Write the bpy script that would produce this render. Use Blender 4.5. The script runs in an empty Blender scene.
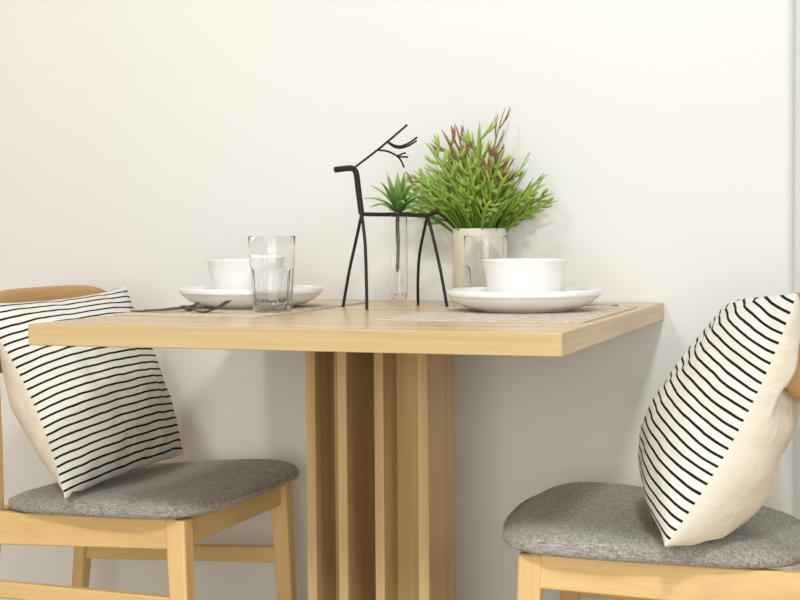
import bpy, math, random
from mathutils import Vector, Matrix, noise
R = math.radians
PI = math.pi
scene = bpy.context.scene
COL = scene.collection

# ------------------------------------------------------------------ helpers
def new_mesh(name, verts, faces, smooth=False):
    me = bpy.data.meshes.new(name)
    me.from_pydata([tuple(v) for v in verts], [], faces)
    me.update()
    if smooth:
        me.polygons.foreach_set('use_smooth', [True] * len(me.polygons))
    return me

class MB:
    """collects shapes and links them as one mesh object"""
    def __init__(s):
        s.v = []; s.f = []; s.a = []
    def add(s, verts, faces, attr=None):
        o = len(s.v)
        s.v += [tuple(v) for v in verts]
        s.f += [tuple(i + o for i in f) for f in faces]
        s.a += list(attr) if attr is not None else [0.0] * len(verts)
        return s
    def box(s, x0, x1, y0, y1, z0, z1):
        v = [(x, y, z) for z in (z0, z1) for y in (y0, y1) for x in (x0, x1)]
        return s.add(v, [(0, 2, 3, 1), (4, 5, 7, 6), (0, 1, 5, 4), (2, 6, 7, 3), (0, 4, 6, 2), (1, 3, 7, 5)])
    def loft(s, secs, closed_ends=True):
        n = len(secs[0]); v = [p for sec in secs for p in sec]; f = []
        for i in range(len(secs) - 1):
            for j in range(n):
                k = (j + 1) % n
                f.append((i * n + j, i * n + k, (i + 1) * n + k, (i + 1) * n + j))
        if closed_ends:
            f.append(tuple(reversed(range(n))))
            f.append(tuple((len(secs) - 1) * n + j for j in range(n)))
        return s.add(v, f)
    def post(s, path):
        """path: (x, y, z, sx, sy) rectangular horizontal sections"""
        return s.loft([[(x - a / 2, y - b / 2, z), (x + a / 2, y - b / 2, z), (x + a / 2, y + b / 2, z), (x - a / 2, y + b / 2, z)]
                       for x, y, z, a, b in path])
    def rail(s, p0, p1, th, zb0, zt0, zb1, zt1):
        d = Vector((p1[0] - p0[0], p1[1] - p0[1])).normalized(); nx, ny = -d.y * th / 2, d.x * th / 2
        return s.loft([[(p[0] - nx, p[1] - ny, zb), (p[0] + nx, p[1] + ny, zb), (p[0] + nx, p[1] + ny, zt), (p[0] - nx, p[1] - ny, zt)]
                       for p, zb, zt in ((p0, zb0, zt0), (p1, zb1, zt1))])
    def tube(s, pts, rad, n=10):
        pts = [Vector(p) for p in pts]
        if not hasattr(rad, '__len__'): rad = [rad] * len(pts)
        secs = []; up = Vector((.31, .2, .93))
        for i, p in enumerate(pts):
            t = (pts[min(i + 1, len(pts) - 1)] - pts[max(i - 1, 0)]).normalized()
            a = up - t * up.dot(t)
            if a.length < .05: a = Vector((1, 0, 0)) - t * t.x
            a.normalize(); b = t.cross(a); up = a
            secs.append([p + (a * math.cos(q) + b * math.sin(q)) * rad[i] for q in [2 * PI * k / n for k in range(n)]])
        return s.loft(secs)
    def lathe(s, prof, n=64, c=(0, 0), mod=None):
        secs = []
        for i, (r, z) in enumerate(prof):
            row = []
            for k in range(n):
                q = 2 * PI * k / n
                rr = r * (mod(i, q) if mod else 1)
                row.append((c[0] + rr * math.cos(q), c[1] + rr * math.sin(q), z))
            secs.append(row)
        return s.loft(secs)
    def build(s, name, m, parent=None, smooth=False, bevel=0, sub=0, attr=False, angle=None, seg=2):
        me = new_mesh(name, s.v, s.f, smooth)
        if attr:
            at = me.attributes.new('tint', 'FLOAT', 'POINT')
            at.data.foreach_set('value', s.a)
        o = bpy.data.objects.new(name, me); COL.objects.link(o)
        me.materials.append(m)
        if parent: o.parent = parent
        if bevel:
            b = o.modifiers.new('bevel', 'BEVEL'); b.width = bevel; b.segments = seg; b.limit_method = 'ANGLE'; b.angle_limit = R(35)
            me.polygons.foreach_set('use_smooth', [True] * len(me.polygons))
            me.set_sharp_from_angle(angle=R(40))
        if angle: me.set_sharp_from_angle(angle=R(angle))
        if sub:
            b = o.modifiers.new('sub', 'SUBSURF'); b.levels = b.render_levels = sub
        return o

def tag(o, label=None, cat=None, group=None, kind=None):
    if label: o['label'] = label
    if cat: o['category'] = cat
    if group: o['group'] = group
    if kind: o['kind'] = kind
    return o
def thing(name, label, cat, loc=(0, 0, 0), rz=0, group=None):
    o = bpy.data.objects.new(name, None); COL.objects.link(o)
    o.empty_display_size = .05; o.location = loc; o.rotation_euler = (0, 0, rz)
    return tag(o, label, cat, group)
def dup(root, loc, rz, label, s=None):
    r = root.copy(); COL.objects.link(r); r.location = loc; r.rotation_euler = (0, 0, rz); r['label'] = label
    for ch in list(root.children):
        c = ch.copy(); COL.objects.link(c); c.parent = r
        for g in list(ch.children):
            d = g.copy(); COL.objects.link(d); d.parent = c
    return r
def catmull(pts, n=6, closed=False):
    P = [Vector(p) for p in pts]; out = []; m = len(P)
    for i in range(m if closed else m - 1):
        if closed: a, b, c, d = P[i - 1], P[i], P[(i + 1) % m], P[(i + 2) % m]
        else: a, b, c, d = P[max(i - 1, 0)], P[i], P[i + 1], P[min(i + 2, m - 1)]
        for k in range(n):
            t = k / n
            out.append(.5 * ((2 * b) + (c - a) * t + (2 * a - 5 * b + 4 * c - d) * t * t + (3 * b - a - 3 * c + d) * t ** 3))
    if not closed: out.append(P[-1])
    return out

# ------------------------------------------------------------------ materials
def mat(name, rough=.5, base=(.8, .8, .8), spec=.5):
    m = bpy.data.materials.new(name); m.use_nodes = True
    nt = m.node_tree; b = nt.nodes['Principled BSDF']
    b.inputs['Base Color'].default_value = (*base, 1); b.inputs['Roughness'].default_value = rough
    b.inputs['Specular IOR Level'].default_value = spec
    return m, nt, b
def N(nt, t, **k):
    n = nt.nodes.new(t)
    for a, v in k.items(): setattr(n, a, v)
    return n
def coords(nt, scale, kind='Object', loc=(0, 0, 0)):
    tc = N(nt, 'ShaderNodeTexCoord'); mp = N(nt, 'ShaderNodeMapping'); mp.inputs['Scale'].default_value = scale
    mp.inputs['Location'].default_value = loc
    nt.links.new(tc.outputs[kind], mp.inputs['Vector']); return mp.outputs['Vector']
def noise_tex(nt, vec, scale=1, detail=4, rough=.5, dist=0):
    n = N(nt, 'ShaderNodeTexNoise'); n.inputs['Scale'].default_value = scale; n.inputs['Detail'].default_value = detail
    n.inputs['Roughness'].default_value = rough; n.inputs['Distortion'].default_value = dist
    nt.links.new(vec, n.inputs['Vector']); return n.outputs['Fac']
def ramp(nt, fac, stops):
    r = N(nt, 'ShaderNodeValToRGB'); e = r.color_ramp.elements
    while len(e) < len(stops): e.new(.5)
    for i, (p, c) in enumerate(stops): e[i].position = p; e[i].color = (*c, 1)
    nt.links.new(fac, r.inputs['Fac']); return r.outputs['Color']
def bump(nt, b, h, strength=.2, dist=.002):
    n = N(nt, 'ShaderNodeBump'); n.inputs['Strength'].default_value = strength; n.inputs['Distance'].default_value = dist
    nt.links.new(h, n.inputs['Height']); nt.links.new(n.outputs['Normal'], b.inputs['Normal'])
def mixc(nt, fac, a, b):
    n = N(nt, 'ShaderNodeMix'); n.data_type = 'RGBA'
    for s, v in ((0, fac), (6, a), (7, b)):
        if hasattr(v, 'is_linked') or hasattr(v, 'links'): nt.links.new(v, n.inputs[s])
        elif isinstance(v, tuple): n.inputs[s].default_value = (*v, 1)
        else: n.inputs[s].default_value = v
    return n.outputs[2]
def math_n(nt, op, a, b=None):
    n = N(nt, 'ShaderNodeMath', operation=op)
    for i, v in enumerate((a, b)):
        if v is None: continue
        if isinstance(v, (int, float)): n.inputs[i].default_value = v
        else: nt.links.new(v, n.inputs[i])
    return n.outputs[0]

def wood(name, axis, light, mid, dark, coarse=28, fine=160, rough=.45, spec=.35, side=None):
    m, nt, b = mat(name, rough, spec=spec)
    sc = [coarse] * 3; sc['xyz'.index(axis)] = 1.3
    s2 = [fine] * 3; s2['xyz'.index(axis)] = 3.0
    v1 = coords(nt, sc, loc=(3.1, 1.7, 5.3)); v2 = coords(nt, s2)
    if side:     # the boards' ends carry an edge band whose grain runs along the edge
        sc = [coarse] * 3; sc['xyz'.index(side)] = 1.3; s2 = [fine] * 3; s2['xyz'.index(side)] = 3.0
        ge = N(nt, 'ShaderNodeTexCoord'); sp = N(nt, 'ShaderNodeSeparateXYZ'); nt.links.new(ge.outputs['Normal'], sp.inputs[0])
        fx = math_n(nt, 'GREATER_THAN', math_n(nt, 'ABSOLUTE', sp.outputs['xyz'.index(axis)]), .7)
        v1 = mixc(nt, fx, v1, coords(nt, sc)); v2 = mixc(nt, fx, v2, coords(nt, s2))
    n1 = noise_tex(nt, v1, 1, 4, .55, .6)
    n2 = noise_tex(nt, v2, 1, 3, .6)
    c1 = ramp(nt, n1, [(.33, dark), (.48, mid), (.66, light)])
    c2 = ramp(nt, n2, [(.3, tuple(x * .86 for x in mid)), (.62, light)])
    c = mixc(nt, .34, c1, c2)
    nt.links.new(c, b.inputs['Base Color'])
    bump(nt, b, n2, .06, .001)
    return m
OAK = dict(light=(.68, .51, .28), mid=(.59, .42, .205), dark=(.48, .32, .14))
oak_x = wood('oak_board', 'x', rough=.27, spec=.5, side='y', **OAK)
oak_z = wood('oak_upright', 'z', light=(.61, .44, .225), mid=(.52, .365, .175), dark=(.41, .275, .12))
RUB = dict(light=(.84, .60, .285), mid=(.78, .53, .235), dark=(.69, .45, .185))
rub_x = wood('rubberwood_rail', 'x', coarse=18, **RUB)
rub_y = wood('rubberwood_cross', 'y', coarse=18, **RUB)
rub_z = wood('rubberwood_leg', 'z', coarse=18, **RUB)
back_y = wood('bent_plywood', 'y', coarse=20, light=(.55, .33, .13), mid=(.50, .285, .105), dark=(.43, .235, .08))

def wall_mat(name, c, bump_s=.12):
    m, nt, b = mat(name, .75, c, .25)
    v = coords(nt, (1, 1, 1))
    big = noise_tex(nt, v, 1.6, 2)
    col = ramp(nt, big, [(.3, tuple(x * .985 for x in c)), (.7, c)])
    nt.links.new(col, b.inputs['Base Color'])
    bump(nt, b, noise_tex(nt, coords(nt, (9, 9, 22)), 1, 4, .5), bump_s, .006)
    return m
m_wall = wall_mat('painted_wall', (.785, .795, .785))
m_bounce = wall_mat('bounce_wall_beige', (.62, .50, .37))
m_panel = wall_mat('grey_door_paint', (.70, .71, .70), .03)
m_floor = wood('floor_boards', 'x', light=(.62, .55, .42), mid=(.56, .49, .36), dark=(.48, .41, .29), coarse=10)

def fabric(name, base, dark, light):
    m, nt, b = mat(name, .95, spec=.12)
    a = noise_tex(nt, coords(nt, (45, 480, 300)), 1, 3, .6)
    c = noise_tex(nt, coords(nt, (480, 45, 300)), 1, 3, .6)
    s = math_n(nt, 'MULTIPLY', math_n(nt, 'ADD', a, c), .5)
    nt.links.new(ramp(nt, s, [(.38, dark), (.5, base), (.62, light)]), b.inputs['Base Color'])
    b.inputs['Sheen Weight'].default_value = .15
    bump(nt, b, s, .35, .0015)
    return m
m_seat = fabric('grey_weave', (.335, .322, .29), (.205, .195, .172), (.49, .475, .435))

def cloth_bump(nt, b):
    w = noise_tex(nt, coords(nt, (11, 11, 11)), 1, 3, .5, .8)
    f = noise_tex(nt, coords(nt, (420, 420, 420)), 1, 2, .5)
    bump(nt, b, math_n(nt, 'ADD', w, math_n(nt, 'MULTIPLY', f, .05)), .55, .014)
def stripe_cloth():
    m, nt, b = mat('striped_cotton', .9, spec=.1)
    uv = N(nt, 'ShaderNodeUVMap'); sx = N(nt, 'ShaderNodeSeparateXYZ'); nt.links.new(uv.outputs['UV'], sx.inputs[0])
    wob = noise_tex(nt, coords(nt, (14, 14, 14)), 1, 2)
    v = math_n(nt, 'ADD', sx.outputs['Y'], math_n(nt, 'MULTIPLY', wob, .008))
    fr = math_n(nt, 'FRACT', math_n(nt, 'MULTIPLY', v, 1 / .0147))
    st = math_n(nt, 'LESS_THAN', fr, .27)
    c = mixc(nt, st, (.80, .785, .735), (.018, .017, .016))
    nt.links.new(c, b.inputs['Base Color']); cloth_bump(nt, b)
    return m
m_stripe = stripe_cloth()
m_cream, nt, b = mat('cream_cotton', .9, (.81, .755, .65), .1); cloth_bump(nt, b)
m_white, nt, b = mat('white_porcelain', .12, (.88, .88, .87), .5)
nt.links.new(ramp(nt, noise_tex(nt, coords(nt, (6, 6, 6)), 1, 2), [(.3, (.87, .87, .86)), (.7, (.89, .89, .88))]), b.inputs['Base Color'])
m_pot, nt, b = mat('cream_ceramic', .4, (.76, .74, .63), .4)
nt.links.new(ramp(nt, noise_tex(nt, coords(nt, (9, 9, 9)), 1, 3), [(.3, (.74, .72, .61)), (.7, (.79, .77, .67))]), b.inputs['Base Color'])
m_soil, nt, b = mat('potting_soil', .95, (.06, .045, .03), .1)
nt.links.new(ramp(nt, noise_tex(nt, coords(nt, (150, 150, 150)), 1, 3), [(.3, (.03, .022, .015)), (.7, (.10, .075, .05))]), b.inputs['Base Color'])
m_iron, nt, b = mat('dark_iron', .5, (.02, .017, .014), .3)
nt.links.new(ramp(nt, noise_tex(nt, coords(nt, (60, 60, 60)), 1, 3), [(.3, (.014, .012, .010)), (.7, (.026, .022, .018))]), b.inputs['Base Color'])
m_steel, nt, b = mat('dull_steel', .28, (.34, .31, .27)); b.inputs['Metallic'].default_value = 1
nt.links.new(ramp(nt, noise_tex(nt, coords(nt, (40, 40, 40)), 1, 3), [(.3, (.17, .15, .125)), (.7, (.25, .22, .19))]), b.inputs['Base Color'])
m_glass, nt, b = mat('clear_glass', .01, (1, 1, 1)); b.inputs['Transmission Weight'].default_value = 1; b.inputs['IOR'].default_value = 1.32

def mat_weave():
    m, nt, b = mat('woven_placemat', .9, spec=.1)
    a = noise_tex(nt, coords(nt, (700, 25, 200)), 1, 2); c = noise_tex(nt, coords(nt, (25, 700, 200)), 1, 2)
    s = math_n(nt, 'MULTIPLY', math_n(nt, 'ADD', a, c), .5)
    col = ramp(nt, s, [(.38, (.52, .45, .35)), (.5, (.70, .63, .52)), (.6, (.80, .73, .62))])
    tc = N(nt, 'ShaderNodeTexCoord'); sx = N(nt, 'ShaderNodeSeparateXYZ'); nt.links.new(tc.outputs['Object'], sx.inputs[0])
    fr = math_n(nt, 'FRACT', math_n(nt, 'MULTIPLY', math_n(nt, 'ADD', sx.outputs['Y'], 2), 1 / .05))
    st = math_n(nt, 'MULTIPLY', math_n(nt, 'LESS_THAN', fr, .20), math_n(nt, 'GREATER_THAN', noise_tex(nt, coords(nt, (70, 300, 1)), 1, 2), .47))
    nt.links.new(mixc(nt, st, col, (.24, .20, .15)), b.inputs['Base Color'])
    bump(nt, b, s, .4, .001)
    return m
m_mat = mat_weave()
m_hem, nt, b = mat('placemat_hem', .9, (.66, .60, .50), .1)
nt.links.new(ramp(nt, noise_tex(nt, coords(nt, (300, 300, 300)), 1, 2), [(.35, (.56, .50, .41)), (.65, (.74, .68, .58))]), b.inputs['Base Color'])

def leaf(name, stops, rough=.45):
    m, nt, b = mat(name, rough, spec=.35)
    at = N(nt, 'ShaderNodeAttribute', attribute_name='tint')
    oi = N(nt, 'ShaderNodeObjectInfo')
    n = noise_tex(nt, coords(nt, (60, 60, 60)), 1, 2)
    f = math_n(nt, 'ADD', at.outputs['Fac'], math_n(nt, 'MULTIPLY', math_n(nt, 'SUBTRACT', n, .5), .35))
    f = math_n(nt, 'ADD', f, math_n(nt, 'MULTIPLY', math_n(nt, 'SUBTRACT', oi.outputs['Random'], .5), .22))
    nt.links.new(ramp(nt, f, stops), b.inputs['Base Color'])
    b.inputs['Subsurface Weight'].default_value = 0
    return m
m_frond = leaf('green_frond', [(0, (.09, .19, .02)), (.4, (.20, .36, .045)), (.75, (.31, .47, .08)), (1, (.40, .52, .13))])
m_frond_red = leaf('red_tipped_frond', [(0, (.10, .20, .03)), (.36, (.25, .36, .06)), (.66, (.36, .30, .09)), (.92, (.31, .115, .085))])
m_succ = leaf('succulent_leaf', [(0, (.055, .15, .03)), (.5, (.17, .33, .06)), (1, (.36, .46, .12))])
m_stem, nt, b = mat('grey_stem', .8, (.16, .14, .12), .2)
nt.links.new(ramp(nt, noise_tex(nt, coords(nt, (60, 60, 200)), 1, 3), [(.3, (.10, .09, .075)), (.7, (.22, .20, .17))]), b.inputs['Base Color'])

# ------------------------------------------------------------------ setting
XR = .638
mb = MB(); mb.v = []
# back wall with a softly rounded outer corner at its right end
prof = [(-1.16, 0), (XR - .02, 0)] + [(XR - .02 + .02 * math.sin(t), .02 - .02 * math.cos(t)) for t in [PI / 2 * k / 8 for k in range(1, 9)]] + [(XR, .12), (-1.16, .12)]
mb.loft([[(x, y, -.0) for x, y in prof], [(x, y, 2.7) for x, y in prof]])
w_ = mb.build('wall_back', m_wall, smooth=True, angle=30); tag(w_, 'plain off-white painted wall behind the table', 'wall', kind='structure')
d_ = MB().box(XR - .03, 2.2, .075, .13, 0, 2.7).build('wall_right', m_panel); tag(d_, 'pale grey wall set back beyond the right corner', 'wall', kind='structure')
d_ = MB().box(-1.26, -1.16, -1.2, .12, 0, 2.7).build('bounce_wall_left', m_bounce); tag(d_, 'unseen beige wall added at the far left for warm bounce light', 'wall', kind='structure')  # added out of view to shade and warm the back wall's left end
f_ = MB().box(-4, 4, -6, .12, -.1, 0).build('floor', m_floor); tag(f_, 'pale floor under the table', 'floor', kind='structure')

# ------------------------------------------------------------------ table
G = .003; D = .8296; T = .032; H = .74; Y0 = -G - D
tb = thing('dining_table', 'square pale oak table with a slatted pedestal, pushed against the wall', 'table', (0, Y0 + D / 2, 0))
yo = Y0 + D / 2
MB().box(-.41, .41, -D / 2, D / 2, H - T, H).build('tabletop', oak_x, tb, bevel=.0015)
YF, YB = -.49 - yo, -.345 - yo
for a, b_ in ((-.1046, -.0881), (-.0484, -.0321), (.0163, .0325), (.0911, .1091)):
    MB().box(a, b_, YF, YB, .03, H - T).build('pedestal_panel', oak_z, tb, bevel=.001)
MB().box(-.0881, -.0484, -.405 - yo, -.389 - yo, .03, H - T).build('pedestal_web', oak_z, tb)
MB().box(.0325, .0911, -.4247 - yo, -.4087 - yo, .03, H - T).build('pedestal_web', oak_z, tb)
MB().box(-.0321, .0163, YB - .012, YB, .03, H - T).build('pedestal_web', oak_z, tb)  # added panel, closes the middle gap to block light from behind
MB().box(-.24, .245, -.25, .25, 0, .03).build('base_plate', oak_x, tb, bevel=.002)

# ------------------------------------------------------------------ chairs
TILT = math.tan(R(3))
def seat_z(x): return TILT * (x - .205)
SEAT = [(.272, 0), (.268, .10), (.252, .188), (.224, .232), (.17, .245), (.08, .235), (-.03, .212), (-.12, .187), (-.175, .14), (-.190, .07), (-.192, 0)]
SEAT = SEAT + [(x, -y) for x, y in reversed(SEAT[1:-1])]
def seat_mesh():
    out = catmull([(x, y, 0) for x, y in SEAT], 6, True)
    cx = .04; secs = []
    # bottom centre -> bottom edge -> side -> top -> centre ; (scale, z)
    prof = [(.02, .402), (.6, .402), (.93, .402), (.965, .404), (.992, .407), (1, .413), (.996, .4195), (.982, .4255), (.955, .4305), (.91, .435), (.84, .4385), (.72, .441), (.5, .4425), (.3, .443), (.02, .443)]
    for s, z in prof:
        row = []
        for p in out:
            x = cx + (p.x - cx) * s; y = p.y * s
            dish = .012 * (abs(y) / .23) ** 2 - .010 if z > .425 else 0
            droop = .004 * max(0, (x - .08) / .16) ** 2 * (y / .22) ** 2 if z > .41 else 0
            row.append((x, y, z + dish - droop + seat_z(x)))
        secs.append(row)
    return MB().loft(secs)
def make_chair(label):
    t = thing('dining_chair', label, 'chair')
    seat_mesh().build('seat_cushion', m_seat, t, smooth=True)
    for s in (-1, 1):
        MB().post([(.222, s * .213, 0, .028, .028), (.205, s * .205, .40, .036, .036)]).build('leg', rub_z, t, bevel=.004)
        MB().post([(-.242, s * .168, 0, .024, .028), (-.212, s * .160, .22, .026, .032), (-.197, s * .155, .385, .027, .034), (-.197, s * .155, .50, .027, .034), (-.199, s * .155, .66, .024, .030), (-.205, s * .155, .745, .020, .028)]).build('leg', rub_z, t, bevel=.004)
        MB().rail((.205, s * .2125), (-.197, s * .1615), .020, .350, .4015, .322, .381).build('side_rail', rub_x, t, bevel=.003)
        MB().rail((.212, s * .2085), (-.207, s * .1595), .018, .236, .267, .226, .256).build('stretcher', rub_x, t, bevel=.003)
    MB().rail((.203, -.205), (.203, .205), .020, .350, .4015, .350, .4015).build('front_rail', rub_y, t, bevel=.003)
    MB().rail((-.197, -.155), (-.197, .155), .020, .322, .381, .322, .381).build('rear_rail', rub_y, t, bevel=.003)
    secs = []
    for k in range(33):
        q = -1 + 2 * k / 32; y = .218 * math.sin(q * PI / 2)
        e = abs(y) / .218
        hh = .0725 * max(.0, 1 - e ** 7) ** .5 + .003; th = .0095 * max(0, 1 - e ** 10) ** .5 + .002
        x = -.202 + .036 * (y / .19) ** 2; zc = .7005
        sec = []
        for j in range(16):
            a = 2 * PI * j / 16; ca, sa = math.cos(a), math.sin(a)
            sec.append((x + th * abs(ca) ** .5 * (1 if ca > 0 else -1) + .0, y, zc + hh * abs(sa) ** .45 * (1 if sa > 0 else -1)))
        secs.append(sec)
    MB().loft(secs).build('backrest', back_y, t, smooth=True)
    return t
CL = (-.512, -.355, 0.0); CLR = 0.0
CR = (.507, -.411, 0.0); CRR = R(184)
chair = make_chair('wooden chair with grey seat left of the table, facing right')
chair.location = CL; chair.rotation_euler = (0, 0, CLR)
chair['group'] = 'wooden dining chairs at the table'
dup(chair, CR, CRR, 'wooden chair with grey seat right of the table, facing left')

# ------------------------------------------------------------------ cushions
def pillow(name, label, Bn, Bf, Tn, Tf, flip, tf, tbk, chair_loc, chair_rz, seed, sg, bow, full, skew):
    """corner points near/far, bottom/top; front side bulges along +normal"""
    Bn, Bf, Tn, Tf = map(Vector, (Bn, Bf, Tn, Tf))
    U = ((Bf - Bn) + (Tf - Tn)).normalized(); V = ((Tn - Bn) + (Tf - Bf)).normalized()
    Nn = U.cross(V).normalized() * flip
    W = (Bf - Bn).length; Hh = (Tn - Bn).length
    n = 56
    cM = Matrix.Translation(chair_loc) @ Matrix.Rotation(chair_rz, 4, 'Z'); inv = cM.inverted()
    base = (Bn + Bf) / 2
    t = thing(name, label, 'cushion', base, 0, 'striped throw cushions on the chairs')
    for side, nm, m, th in ((1, 'striped_panel', m_stripe, tf), (-1, 'plain_panel', m_cream, tbk)):
        verts = []; uvs = []
        for j in range(n + 1):
            for i in range(n + 1):
                a = i / n; c = j / n
                # denser towards the edges
                a = .5 - .5 * math.cos(PI * a); c = .5 - .5 * math.cos(PI * c)
                u = 2 * a - 1; v = 2 * c - 1
                P = Bn.lerp(Bf, a).lerp(Tn.lerp(Tf, a), c)
                pin = .060 * (1 - u * u) ** 1.0 * (abs(v) ** 1.5) * (1 if v > 0 else .45)
                pun = .085 * (1 - v * v) ** 1.0 * (abs(u) ** 1.5)
                P = P - V * (pin * v * Hh * .5 * 1.2) - U * (pun * u * W * .5 * 1.6)
                prof = max(0., (1 - abs(u) ** 2.3)) ** .62 * max(0., (1 - abs(v) ** (2.3 + .9 * full))) ** (.62 - .10 * full)
                sag = 1 + sg * (-v) * (1 - v * v)
                h = th * prof * sag
                q = Vector((u * 2.1 + seed, v * 2.1, side * 3.0))
                e = (1 - u * u) * (1 - v * v)
                h += e ** .5 * .009 * noise.noise(q * 1.1) + (e ** .6) * .004 * noise.noise(q * 2.6)
                # puckers running in from the seams
                h += .0035 * math.sin(u * 17 + seed) * max(0, abs(v) - .55) * e ** .3 * 2
                h += .0035 * math.sin(v * 15 + seed) * max(0, abs(u) - .6) * e ** .3 * 2
                h += .0022 * math.sin(v * 9 + u * 3 + seed * 2) * max(0, -u) * e ** .4 * (side < 0) * 2
                P = P + Nn * (side * max(h, 0) - bow * (1 - v * v) * u * u)
                if side < 0: P.z -= .42 * max(h, 0) * max(0, -v) ** 2 * full
                L = inv @ P
                if abs(L.y) < .222 and .55 < L.z < .80 and side < 0:
                    e_ = min(1, (L.z - .55) / .06) if L.z < .61 else 1
                    lim = -.202 + .036 * (L.y / .19) ** 2 + .0145
                    if L.x < lim: L.x += (lim - L.x) * e_
                if abs(L.y) < .225 and L.x > -.19:
                    zs = .446 + seat_z(L.x) + (.012 * (abs(L.y) / .23) ** 2 - .010)
                    if L.z < zs: L.z = zs
                P = cM @ L
                verts.append(P - base); uvs.append((a * W, c * Hh - skew * a * W * (.55 + .6 * c)))
        faces = []
        for j in range(n):
            for i in range(n):
                k = j * (n + 1) + i
                f = (k, k + 1, k + n + 2, k + n + 1)
                faces.append(f if side * flip > 0 else tuple(reversed(f)))
        me = new_mesh(nm, verts, faces, True)
        uvl = me.uv_layers.new(name='UVMap')
        for lp in me.loops: uvl.data[lp.index].uv = uvs[lp.vertex_index]
        me.materials.append(m)
        o = bpy.data.objects.new(nm, me); COL.objects.link(o); o.parent = t
        o['label'] = 'white cotton with thin black stripes' if side > 0 else 'plain cream back of the cushion'
    return t
pillow('throw_cushion', 'black and white striped cushion leaning on the left chair',
       (-.501, -.600, .429), (-.505, -.165, .440), (-.690, -.575, .757), (-.628, -.170, .772), 1, .088, .112, CL, CLR, 1.7, .05, 0, 0, 0)
pillow('throw_cushion', 'black and white striped cushion on the right chair, cream back showing',
       (.522, -.690, .434), (.475, -.270, .440), (.696, -.660, .788), (.632, -.280, .762), -1, .096, .098, CR, CRR, 6.2, .22, .018, 1, .20)

# ------------------------------------------------------------------ placemats, tableware
def placemat(x0, x1, y0, y1, label):
    cx, cy = (x0 + x1) / 2, (y0 + y1) / 2; a, b_ = (x1 - x0) / 2, (y1 - y0) / 2
    t = thing('placemat', label, 'placemat', (cx, cy, H), 0, 'woven placemats on the table')
    MB().box(-a, a, -b_, b_, 0.0002, .0018).build('woven_mat', m_mat, t)
    h = MB()
    for x in (-a, a): h.box(x - .003, x + .003, -b_, b_, .0002, .0024)
    for y in (-b_, b_): h.box(-a, a, y - .003, y + .003, .0002, .0024)
    h.build('hem', m_hem, t)
placemat(-.405, -.137, -.588, -.12, 'beige woven placemat under the left plate')
placemat(.078, .392, -.632, -.20, 'beige woven placemat under the right plate')
ZT = H + .0024
def single(mb_, name, label, cat, loc, m, group=None, smooth=True, angle=None, **k):
    o = mb_.build(name, m, None, smooth=smooth, angle=angle, **k); o.location = loc
    return tag(o, label, cat, group)
def plate_mb():
    R0 = .1285
    outer = [(.004, .0035), (.070, .0035), (.075, .0), (.080, .0), (.083, .0030), (.098, .0062), (.112, .0125), (.1225, .0205), (R0 - .0035, .0250), (R0 - .0006, .0263), (R0, .0275), (R0, .0332)]
    inner = [(R0 - .0010, .0350), (R0 - .003, .0358), (R0 - .008, .0352), (.115, .0280), (.104, .0180), (.090, .0105), (.070, .0085), (.004, .0080)]
    return MB().lathe(outer + inner, 128)
def bowl_mb():
    o_ = [(.003, .003), (.044, .003), (.047, 0), (.050, 0), (.0540, .003), (.0590, .018), (.0665, .050), (.0718, .0745), (.0724, .0755)]
    i_ = [(.0718, .0765), (.0703, .0765), (.0688, .074), (.0635, .050), (.0560, .018), (.0500, .0085), (.042, .006), (.003, .006)]
    return MB().lathe(o_ + i_, 96)
PL = (-.2767, -.3324, ZT); PR = (.2328, -.3532, ZT)
pl = single(plate_mb(), 'dinner_plate', 'white plate under a bowl at the left place setting', 'plate', PL, m_white, 'white dinner plates', angle=65)
p2 = pl.copy(); COL.objects.link(p2); p2.location = PR; p2['label'] = 'white plate under a bowl at the right place setting'
bl = single(bowl_mb(), 'bowl', 'white straight-sided bowl on the left plate, behind a glass', 'bowl', (-.2847, -.3327, ZT + .0087), m_white, 'white bowls', angle=65)
b2 = bl.copy(); COL.objects.link(b2); b2.location = (.2339, -.3500, ZT + .0087); b2['label'] = 'white straight-sided bowl on the right plate, fully in view'

def glass_mb():
    HG = .1265
    outer = [(.003, 0.0), (.0285, 0), (.0315, .0015), (.0325, .006), (.0335, .030), (.0352, .060), (.0362, .0715), (.0364, .0735), (.0378, .0760), (.0380, .079), (.0388, .100), (.0396, .1225), (.0397, .1255)]
    inner = [(.0392, HG), (.0384, HG), (.0379, .1255), (.0374, .105), (.0362, .078), (.0352, .074), (.0325, .068), (.0305, .040), (.0290, .016), (.0270, .0115), (.003, .0105)]
    nf = 10; no = len(outer)
    def mod(i, q):
        if 2 <= i <= 6:
            k = (q + PI / nf) % (2 * PI / nf) - PI / nf
            return math.cos(PI / nf) / math.cos(k) * 1.018
        if no + 6 <= i <= no + 8:
            k = (q + PI / nf) % (2 * PI / nf) - PI / nf
            return 1 - .035 * math.cos(k * nf)
        return 1
    return MB().lathe(outer + inner, 120, mod=mod)
g1 = single(glass_mb(), 'drinking_glass', 'clear faceted tumbler in front of the left plate', 'glass', (-.1701, -.4750, H + .0026), m_glass, 'clear tumblers', angle=28)
g2 = g1.copy(); COL.objects.link(g2); g2.location = (.1118, -.1611, H + .0002); g2['label'] = 'clear faceted tumbler in front of the plant pot, behind the right bowl'

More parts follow.
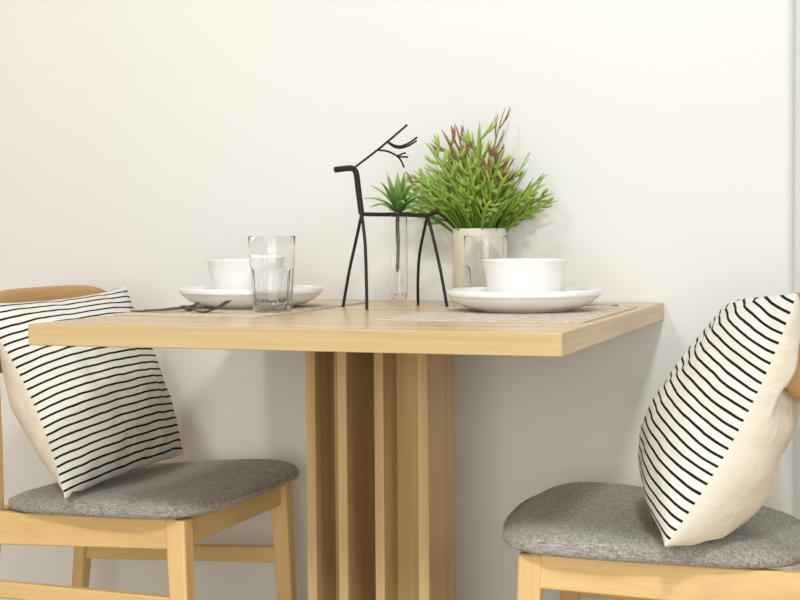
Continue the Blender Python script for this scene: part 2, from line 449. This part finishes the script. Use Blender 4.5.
# cutlery: x axis = towards the head, built resting on z = 0
def strip(path, th):
    """path: (x, z, half width) -> flat bar with thickness"""
    secs = []
    for x, z, w in path:
        secs.append([(x, -w, z), (x, 0, z - th * .2), (x, w, z), (x, w * .9, z + th), (x, 0, z + th * .9), (x, -w * .9, z + th)])
    return MB().loft(secs)
def make_fork(label, loc, rz=0, rise=1.0):
    t = thing('fork', label, 'fork', loc, rz, 'steel forks')
    strip([(0, .0004, .003), (.004, .0004, .0075), (.03, .0008, .0072), (.07, .003, .005), (.105, .006, .0032), (.122, .0052, .0032)], .0022).build('handle', m_steel, t, smooth=True, angle=40)
    h = strip([(.120, .0052, .0032), (.128, .0028, .0075), (.136, .0006, .0115), (.146, .0012, .0122)], .002)
    for k in range(4):
        yk = -.0098 + k * .00653
        secs = []
        for x, z, w in [(.144, .0010, .0022), (.158, .0042 * rise, .0018), (.172, .0095 * rise, .0015), (.185, .0165 * rise, .0008)]:
            secs.append([(x, yk - w, z), (x, yk + w, z), (x, yk + w, z + .0018), (x, yk - w, z + .0018)])
        h.loft(secs)
    h.build('fork_head', m_steel, t, smooth=True, angle=40)
    return t
def make_spoon(label, loc, rz=0, rise=1.0):
    t = thing('spoon', label, 'spoon', loc, rz, 'steel spoons')
    strip([(0, .0004, .003), (.004, .0004, .0075), (.03, .0008, .0072), (.07, .003, .005), (.105, .006, .0032), (.122, .0055, .0032)], .0022).build('handle', m_steel, t, smooth=True, angle=40)
    v = []; f = []; nu, nr = 28, 6; L, Wd = .029, .0195; xc = .149
    for lay in (0, 1):
        for r in range(nr + 1):
            for k in range(nu):
                a = 2 * PI * k / nu; s = max(r / nr, .02)
                x = L * s * math.cos(a); y = Wd * s * math.sin(a) * (1 - .16 * math.cos(a))
                z = .0004 + .009 * (s ** 2) + max(0, x) ** 2 / L ** 2 * .008 * rise + lay * .0012
                v.append((xc + x, y, z))
    off = (nr + 1) * nu
    for lay in (0, 1):
        for r in range(nr):
            for k in range(nu):
                a, b_ = lay * off + r * nu + k, lay * off + r * nu + (k + 1) % nu
                q = (a, b_, b_ + nu, a + nu); f.append(q if lay else tuple(reversed(q)))
        f.append(tuple(lay * off + k for k in range(nu)))
    for k in range(nu):
        a, b_ = nr * nu + k, nr * nu + (k + 1) % nu
        f.append((a, b_, b_ + off, a + off))
    MB().add(v, f).build('spoon_bowl', m_steel, t, smooth=True, angle=50)
    return t
ZM = H + .0020
make_fork('steel fork nearest the left glass, tines curving up', (-.413, -.524, ZM), 0, 1.15)
sp_ = make_spoon('short steel spoon beyond the fork, left of the left plate', (-.4065, -.488, ZM), R(2), .9); sp_.scale = (.58, .85, .9)
make_fork('steel fork behind the right plate, farther from the table front', (.352, -.150, H + .0003), PI + R(1), .8)
make_spoon('steel spoon behind the right plate, nearer the table front', (.352, -.183, H + .0003), PI - R(1), .8)

# ------------------------------------------------------------------ deer figurine
OX, OY = -.035, -.25
def W(x, y, z): return (x - OX, y - OY, z - H)
deer = thing('deer_figurine', 'black wire deer figurine standing at the centre of the table', 'figurine', (OX, OY, H))
TX, TY = -.0262, -.2445
body0 = Vector((-.0761, -.2993, .9065)); body1 = Vector((.0140, -.2003, .9045)); RT = .0195
dirb = (body1 - body0).normalized()
tc_ = Vector((TX, TY, .9055))
def iron(name, pts, rad, n=10, sm=4):
    pts = catmull([W(*p) for p in pts], sm) if sm and len(pts) > 2 else [W(*p) for p in pts]
    return MB().tube(pts, rad, n).build(name, m_iron, deer, smooth=True, angle=50)
iron('head_and_neck', [(-.1097, -.339, .9842), (-.0955, -.3225, .9868), (-.0878, -.3135, .9872), (-.0835, -.3085, .9825), (-.0818, -.3065, .974), (-.0790, -.3030, .940), tuple(body0)], .0053, 12)
MB().tube([W(*body0), W(*(tc_ - dirb * RT))], .0036, 10).build('front_bar', m_iron, deer, smooth=True, angle=50)
MB().tube([W(*(tc_ + dirb * RT)), W(*body1), W(.0289, -.1845, .9114)], .0036, 10).build('rear_bar', m_iron, deer, smooth=True, angle=50)
ring = [tc_ + Vector((math.cos(a) * RT, math.sin(a) * RT, 0)) for a in [2 * PI * k / 32 for k in range(33)]]
MB().tube([W(*p) for p in ring], .003, 8).build('holder_ring', m_iron, deer, smooth=True)
iron('antler', [(-.0852, -.3105, .988), (-.0500, -.2715, 1.0245), (-.0134, -.231, 1.0664)], .0021, 8)
a_ = MB()
for pts in ([(-.0403, -.2603, 1.036), (-.0315, -.2505, 1.0297), (-.022, -.24, 1.0285), (-.0109, -.228, 1.0343), (.0003, -.216, 1.0449)],
            [(-.0403, -.2603, 1.035), (-.0315, -.2505, 1.0270), (-.022, -.24, 1.0250), (-.0109, -.228, 1.0300), (-.0005, -.2167, 1.0388)],
            [(-.0538, -.2753, 1.0204), (-.0404, -.2603, 1.0186), (-.0276, -.246, 1.0106), (-.0215, -.2393, 1.0009), (-.0181, -.2355, .9903)]):
    a_.tube(catmull([W(*p) for p in pts], 5), .0018, 8)
a_.tube([W(-.0276, -.246, 1.0106), W(-.0159, -.2332, 1.0168)], .0016, 8)
a_.tube([W(-.0262, -.2445, 1.0093), W(-.0125, -.2295, 1.0092)], .0016, 8)
a_.build('antler_branch', m_iron, deer, smooth=True)
for pts in ([(-.0765, -.2985, .905), (-.0965, -.28, .852), (-.112, -.270, .805), (-.1305, -.255, .7402)],
            [(-.0750, -.3005, .905), (-.0620, -.32, .8575), (-.0560, -.331, .80), (-.0500, -.345, .7402)],
            [(.0135, -.1995, .904), (-.0080, -.18, .8377), (-.0140, -.174, .79), (-.0174, -.165, .7402)],
            [(.0145, -.2010, .904), (.0302, -.21, .8543), (.0445, -.217, .80), (.0580, -.225, .7402)]):
    iron('leg', pts, .0029, 8)

tube = MB().lathe([(.002, .0), (.008, .0008), (.0125, .004), (.0150, .010), (.0155, .016), (.0155, .152), (.0172, .1552), (.0205, .1572), (.0205, .1586), (.0168, .1586), (.0145, .153), (.0143, .016), (.0135, .010), (.011, .0055), (.002, .003)], 48)
single(tube, 'test_tube', 'clear glass test tube hanging in the wire deer', 'vase', (TX, TY, .7512), m_glass, angle=40)
# ------------------------------------------------------------------ plants
rnd = random.Random(11)
def lance(mbld, base, d0, d1, L, w, seg=7, fold=.35, side=None):
    """pointed leaf: starts along d0 and bends to d1"""
    d0 = Vector(d0).normalized(); d1 = Vector(d1).normalized(); p = Vector(base); rows = []; tint = []
    sd = d0.cross(d1)
    if sd.length < .05: sd = d0.cross(Vector((.3, .8, .5)))
    sd = (side if side else sd).normalized()
    for k in range(seg + 1):
        t = k / seg; d = d0.lerp(d1, t).normalized()
        ww = w * (.55 + 1.5 * t * (1 - t) * 1.0) * (1 - t ** 3.0) + .0003
        s = (sd - d * sd.dot(d)).normalized(); nrm = s.cross(d)
        rows.append((p - s * ww + nrm * ww * fold, p.copy(), p + s * ww + nrm * ww * fold)); tint += [t] * 3
        p = p + d * (L / seg)
    v = [q for r in rows for q in r]; f = []
    for k in range(seg):
        a = k * 3; f += [(a, a + 1, a + 4, a + 3), (a + 1, a + 2, a + 5, a + 4)]
    mbld.add(v, f, tint)

# succulent sprig in the tube
SZ = .7512 + .1560
sc = thing('succulent_sprig', 'small green succulent rosette growing out of the glass tube', 'plant', (TX, TY, SZ))
MB().tube(catmull([(-.003, 0, -.105), (-.0015, .001, -.06), (-.002, 0, -.02), (0, 0, .016)], 5), [.0012] + [.0030] * 5 + [.0036] * 10, 10).build('stem', m_stem, sc, smooth=True)
for k in range(20):
    lv = MB(); g = k * 2.39996 + .4; q = k / 19
    L = .066 - .010 * q + .008 * rnd.random(); e0 = R(38 + 50 * q); e1 = R(-38 + 110 * q)
    h = Vector((math.cos(g), math.sin(g), 0)); Z = Vector((0, 0, 1))
    d0 = h * math.cos(e0) + Z * math.sin(e0); d1 = h * math.cos(e1) + Z * math.sin(e1)
    lance(lv, Vector((0, 0, .002 + .012 * q)) + h * .002, d0, d1, L, .0074, 9, .4, Vector((-h.y, h.x, 0)))
    o = lv.build('leaf', m_succ, sc, smooth=True, attr=True)
    so = o.modifiers.new('th', 'SOLIDIFY'); so.thickness = .0010

# fern-like potted plant
PX, PY = .0705, -.0585; PHt = .1405
pt = thing('potted_plant', 'bushy artificial plant with red tips in a cream pot by the wall', 'plant', (PX, PY, H))
MB().lathe([(.003, .002), (.040, .002), (.0435, 0), (.0455, .003), (.0485, .06), (.0508, .128), (.0513, .1385), (.0508, PHt), (.0488, PHt), (.0480, .136), (.0465, .118), (.003, .116)], 72).build('pot', m_pot, pt, smooth=True, angle=45)
MB().lathe([(.002, .110), (.0462, .110), (.0462, .1205), (.03, .124), (.002, .125)], 36).build('soil', m_soil, pt, smooth=True)
WALLY = -.006 - PY
def frond(az, el, L, red, base, seed):
    rr = random.Random(seed)
    b = MB(); h = Vector((math.cos(az), math.sin(az), 0)); Z = Vector((0, 0, 1))
    p = Vector(base); seg = 12; pts = []; dirs = []
    e0 = min(R(86), el + R(22)); e1 = el - R(14)
    tw = rr.uniform(-.5, .5)
    for k in range(seg + 1):
        t = k / seg; e = e0 + (e1 - e0) * t
        aa = az + tw * t * .5
        hh = Vector((math.cos(aa), math.sin(aa), 0))
        d = hh * math.cos(e) + Z * math.sin(e)
        pts.append(p.copy()); dirs.append(d); p = p + d * (L / seg)
    flat = rr.uniform(-1.2, 1.2)
    def sidevec(d):
        s = d.cross(Z)
        if s.length < .1: s = d.cross(Vector((1, 0, 0)))
        s.normalize(); n = s.cross(d)
        return (s * math.cos(flat) + n * math.sin(flat)).normalized()
    v = []; f = []; tint = []
    for k in range(seg + 1):
        t = k / seg; s = sidevec(dirs[k]); n = s.cross(dirs[k])
        w = .0014 + .0032 * min(1, t * 2.2) * (1 - t ** 4)
        if t > .97: w = .0004
        v += [pts[k] - s * w + n * w * .35, pts[k], pts[k] + s * w + n * w * .35]; tint += [t * .85] * 3
    for k in range(seg):
        a = k * 3; f += [(a, a + 1, a + 4, a + 3), (a + 1, a + 2, a + 5, a + 4)]
    b.add(v, f, tint)
    sgn = 1 if rr.random() < .5 else -1
    for i, k in enumerate((4, 5, 6, 7, 8, 9, 10)):
        if rr.random() < .06: continue
        t = k / seg; d = dirs[k]; s = sidevec(d) * sgn; sgn = -sgn
        d0 = d * .65 + s * .75; d1 = d * .95 + s * .28 + Z * .12
        LL = L * rr.uniform(.18, .28) * (1.15 - .35 * t)
        bm = MB(); lance(bm, pts[k], d0, d1, LL, .0031, 5, .3, sidevec(d).cross(d).cross(d0))
        b.add(bm.v, bm.f, [t * .85 + .3 * q for q in bm.a])
        if rr.random() < .75:   # forked lobe
            q = pts[k] + Vector(d0).normalized() * LL * .42
            bm = MB(); lance(bm, q, d0 * .6 + s * .55 * (1 if rr.random() < .5 else -.5) + d * .3, d1 * .7 + d * .4, LL * .6, .0026, 4, .3, sidevec(d).cross(d).cross(d0))
            b.add(bm.v, bm.f, [t * .85 + .15 + .2 * q for q in bm.a])
    # keep clear of the wall: leaves lean along it
    def clear(p):
        x, y, z = p
        if y > WALLY - .04:
            q = y - (WALLY - .04); y = WALLY - .04 + .038 * (1 - math.exp(-q / .038))
        if y < -.07: y = -.07 - .045 * (1 - math.exp((y + .07) / .045))
        return (x, y, z)
    b.v = [clear(q) for q in b.v]
    o = b.build('frond', m_frond_red if red else m_frond, pt, smooth=True, attr=True)
    so = o.modifiers.new('th', 'SOLIDIFY'); so.thickness = .0007
    if red: o['label'] = 'frond with reddish tips'
nF = 98
for k in range(nF):
    q = (k + .5) / nF; az = k * 2.39996 + rnd.uniform(-.3, .3)
    el = R(86 - 62 * q ** .85) + rnd.uniform(-.08, .08)
    L = (.205 + rnd.uniform(-.035, .03)) * (1.0 - .30 * q) * (.92 if math.cos(az) > .3 else 1)
    if math.sin(az) > .2: L *= .8; el = min(R(86), el + .2)
    r0 = .006 + .034 * q
    cx_ = math.cos(az)
    red = q < .62 and rnd.random() < (.95 if q < .40 else .5) and abs(cx_) > .3
    if k in (3,): L = .250; red = True; el = R(84); az = R(-20)
    frond(az, el, L, red, (math.cos(az) * r0, math.sin(az) * r0 * .9, .121), 100 + k)

# ------------------------------------------------------------------ camera
r = Vector((.94238022, .33445953, -.00750644)); u = Vector((-.00837472, .04601571, .99890561)); w = Vector((-.33443892, .94128602, -.0461653))
cam = bpy.data.cameras.new('camera'); co = bpy.data.objects.new('camera', cam); COL.objects.link(co)
M = Matrix.Identity(4)
for i in range(3):
    M[i][0] = r[i]; M[i][1] = u[i]; M[i][2] = -w[i]
M[0][3], M[1][3], M[2][3] = .84150054, -2.68174809, .87194011
co.matrix_world = M
cam.sensor_fit = 'HORIZONTAL'; cam.sensor_width = 36; cam.lens = 1439.2629 * 36 / 800; cam.clip_start = .05
scene.camera = co

# ------------------------------------------------------------------ light
def area(name, loc, target, size, power, col):
    l = bpy.data.lights.new(name, 'AREA'); l.shape = 'DISK'; l.size = size; l.energy = power; l.color = col
    o = bpy.data.objects.new(name, l); COL.objects.link(o); o.location = loc
    o.rotation_euler = (Vector(target) - Vector(loc)).to_track_quat('-Z', 'Y').to_euler()
    return o
area('ceiling_lamp', (.88, -2.5, 2.55), (.3, -.4, .7), .30, 28, (1, .985, .95))
area('ceiling_lamp', (-.45, -2.3, 2.55), (-.2, -.4, .7), .30, 15, (1, .985, .95))
area('window_light', (3.6, -2.6, 1.9), (.2, -.2, .8), 1.2, 18, (1, .99, .96))
area('front_fill', (1.0, -5.4, 1.0), (.1, -.3, .5), 2.2, 74, (1, .975, .915))  # added fill light behind the camera, brightens low front faces
wd = bpy.data.worlds.new('world'); scene.world = wd; wd.use_nodes = True
bg = wd.node_tree.nodes['Background']; bg.inputs['Color'].default_value = (1, 1, .985, 1); bg.inputs['Strength'].default_value = .40
vs = scene.view_settings
vs.view_transform = 'Standard'; vs.look = 'None'; vs.exposure = .10; vs.gamma = 1; vs.use_curve_mapping = False
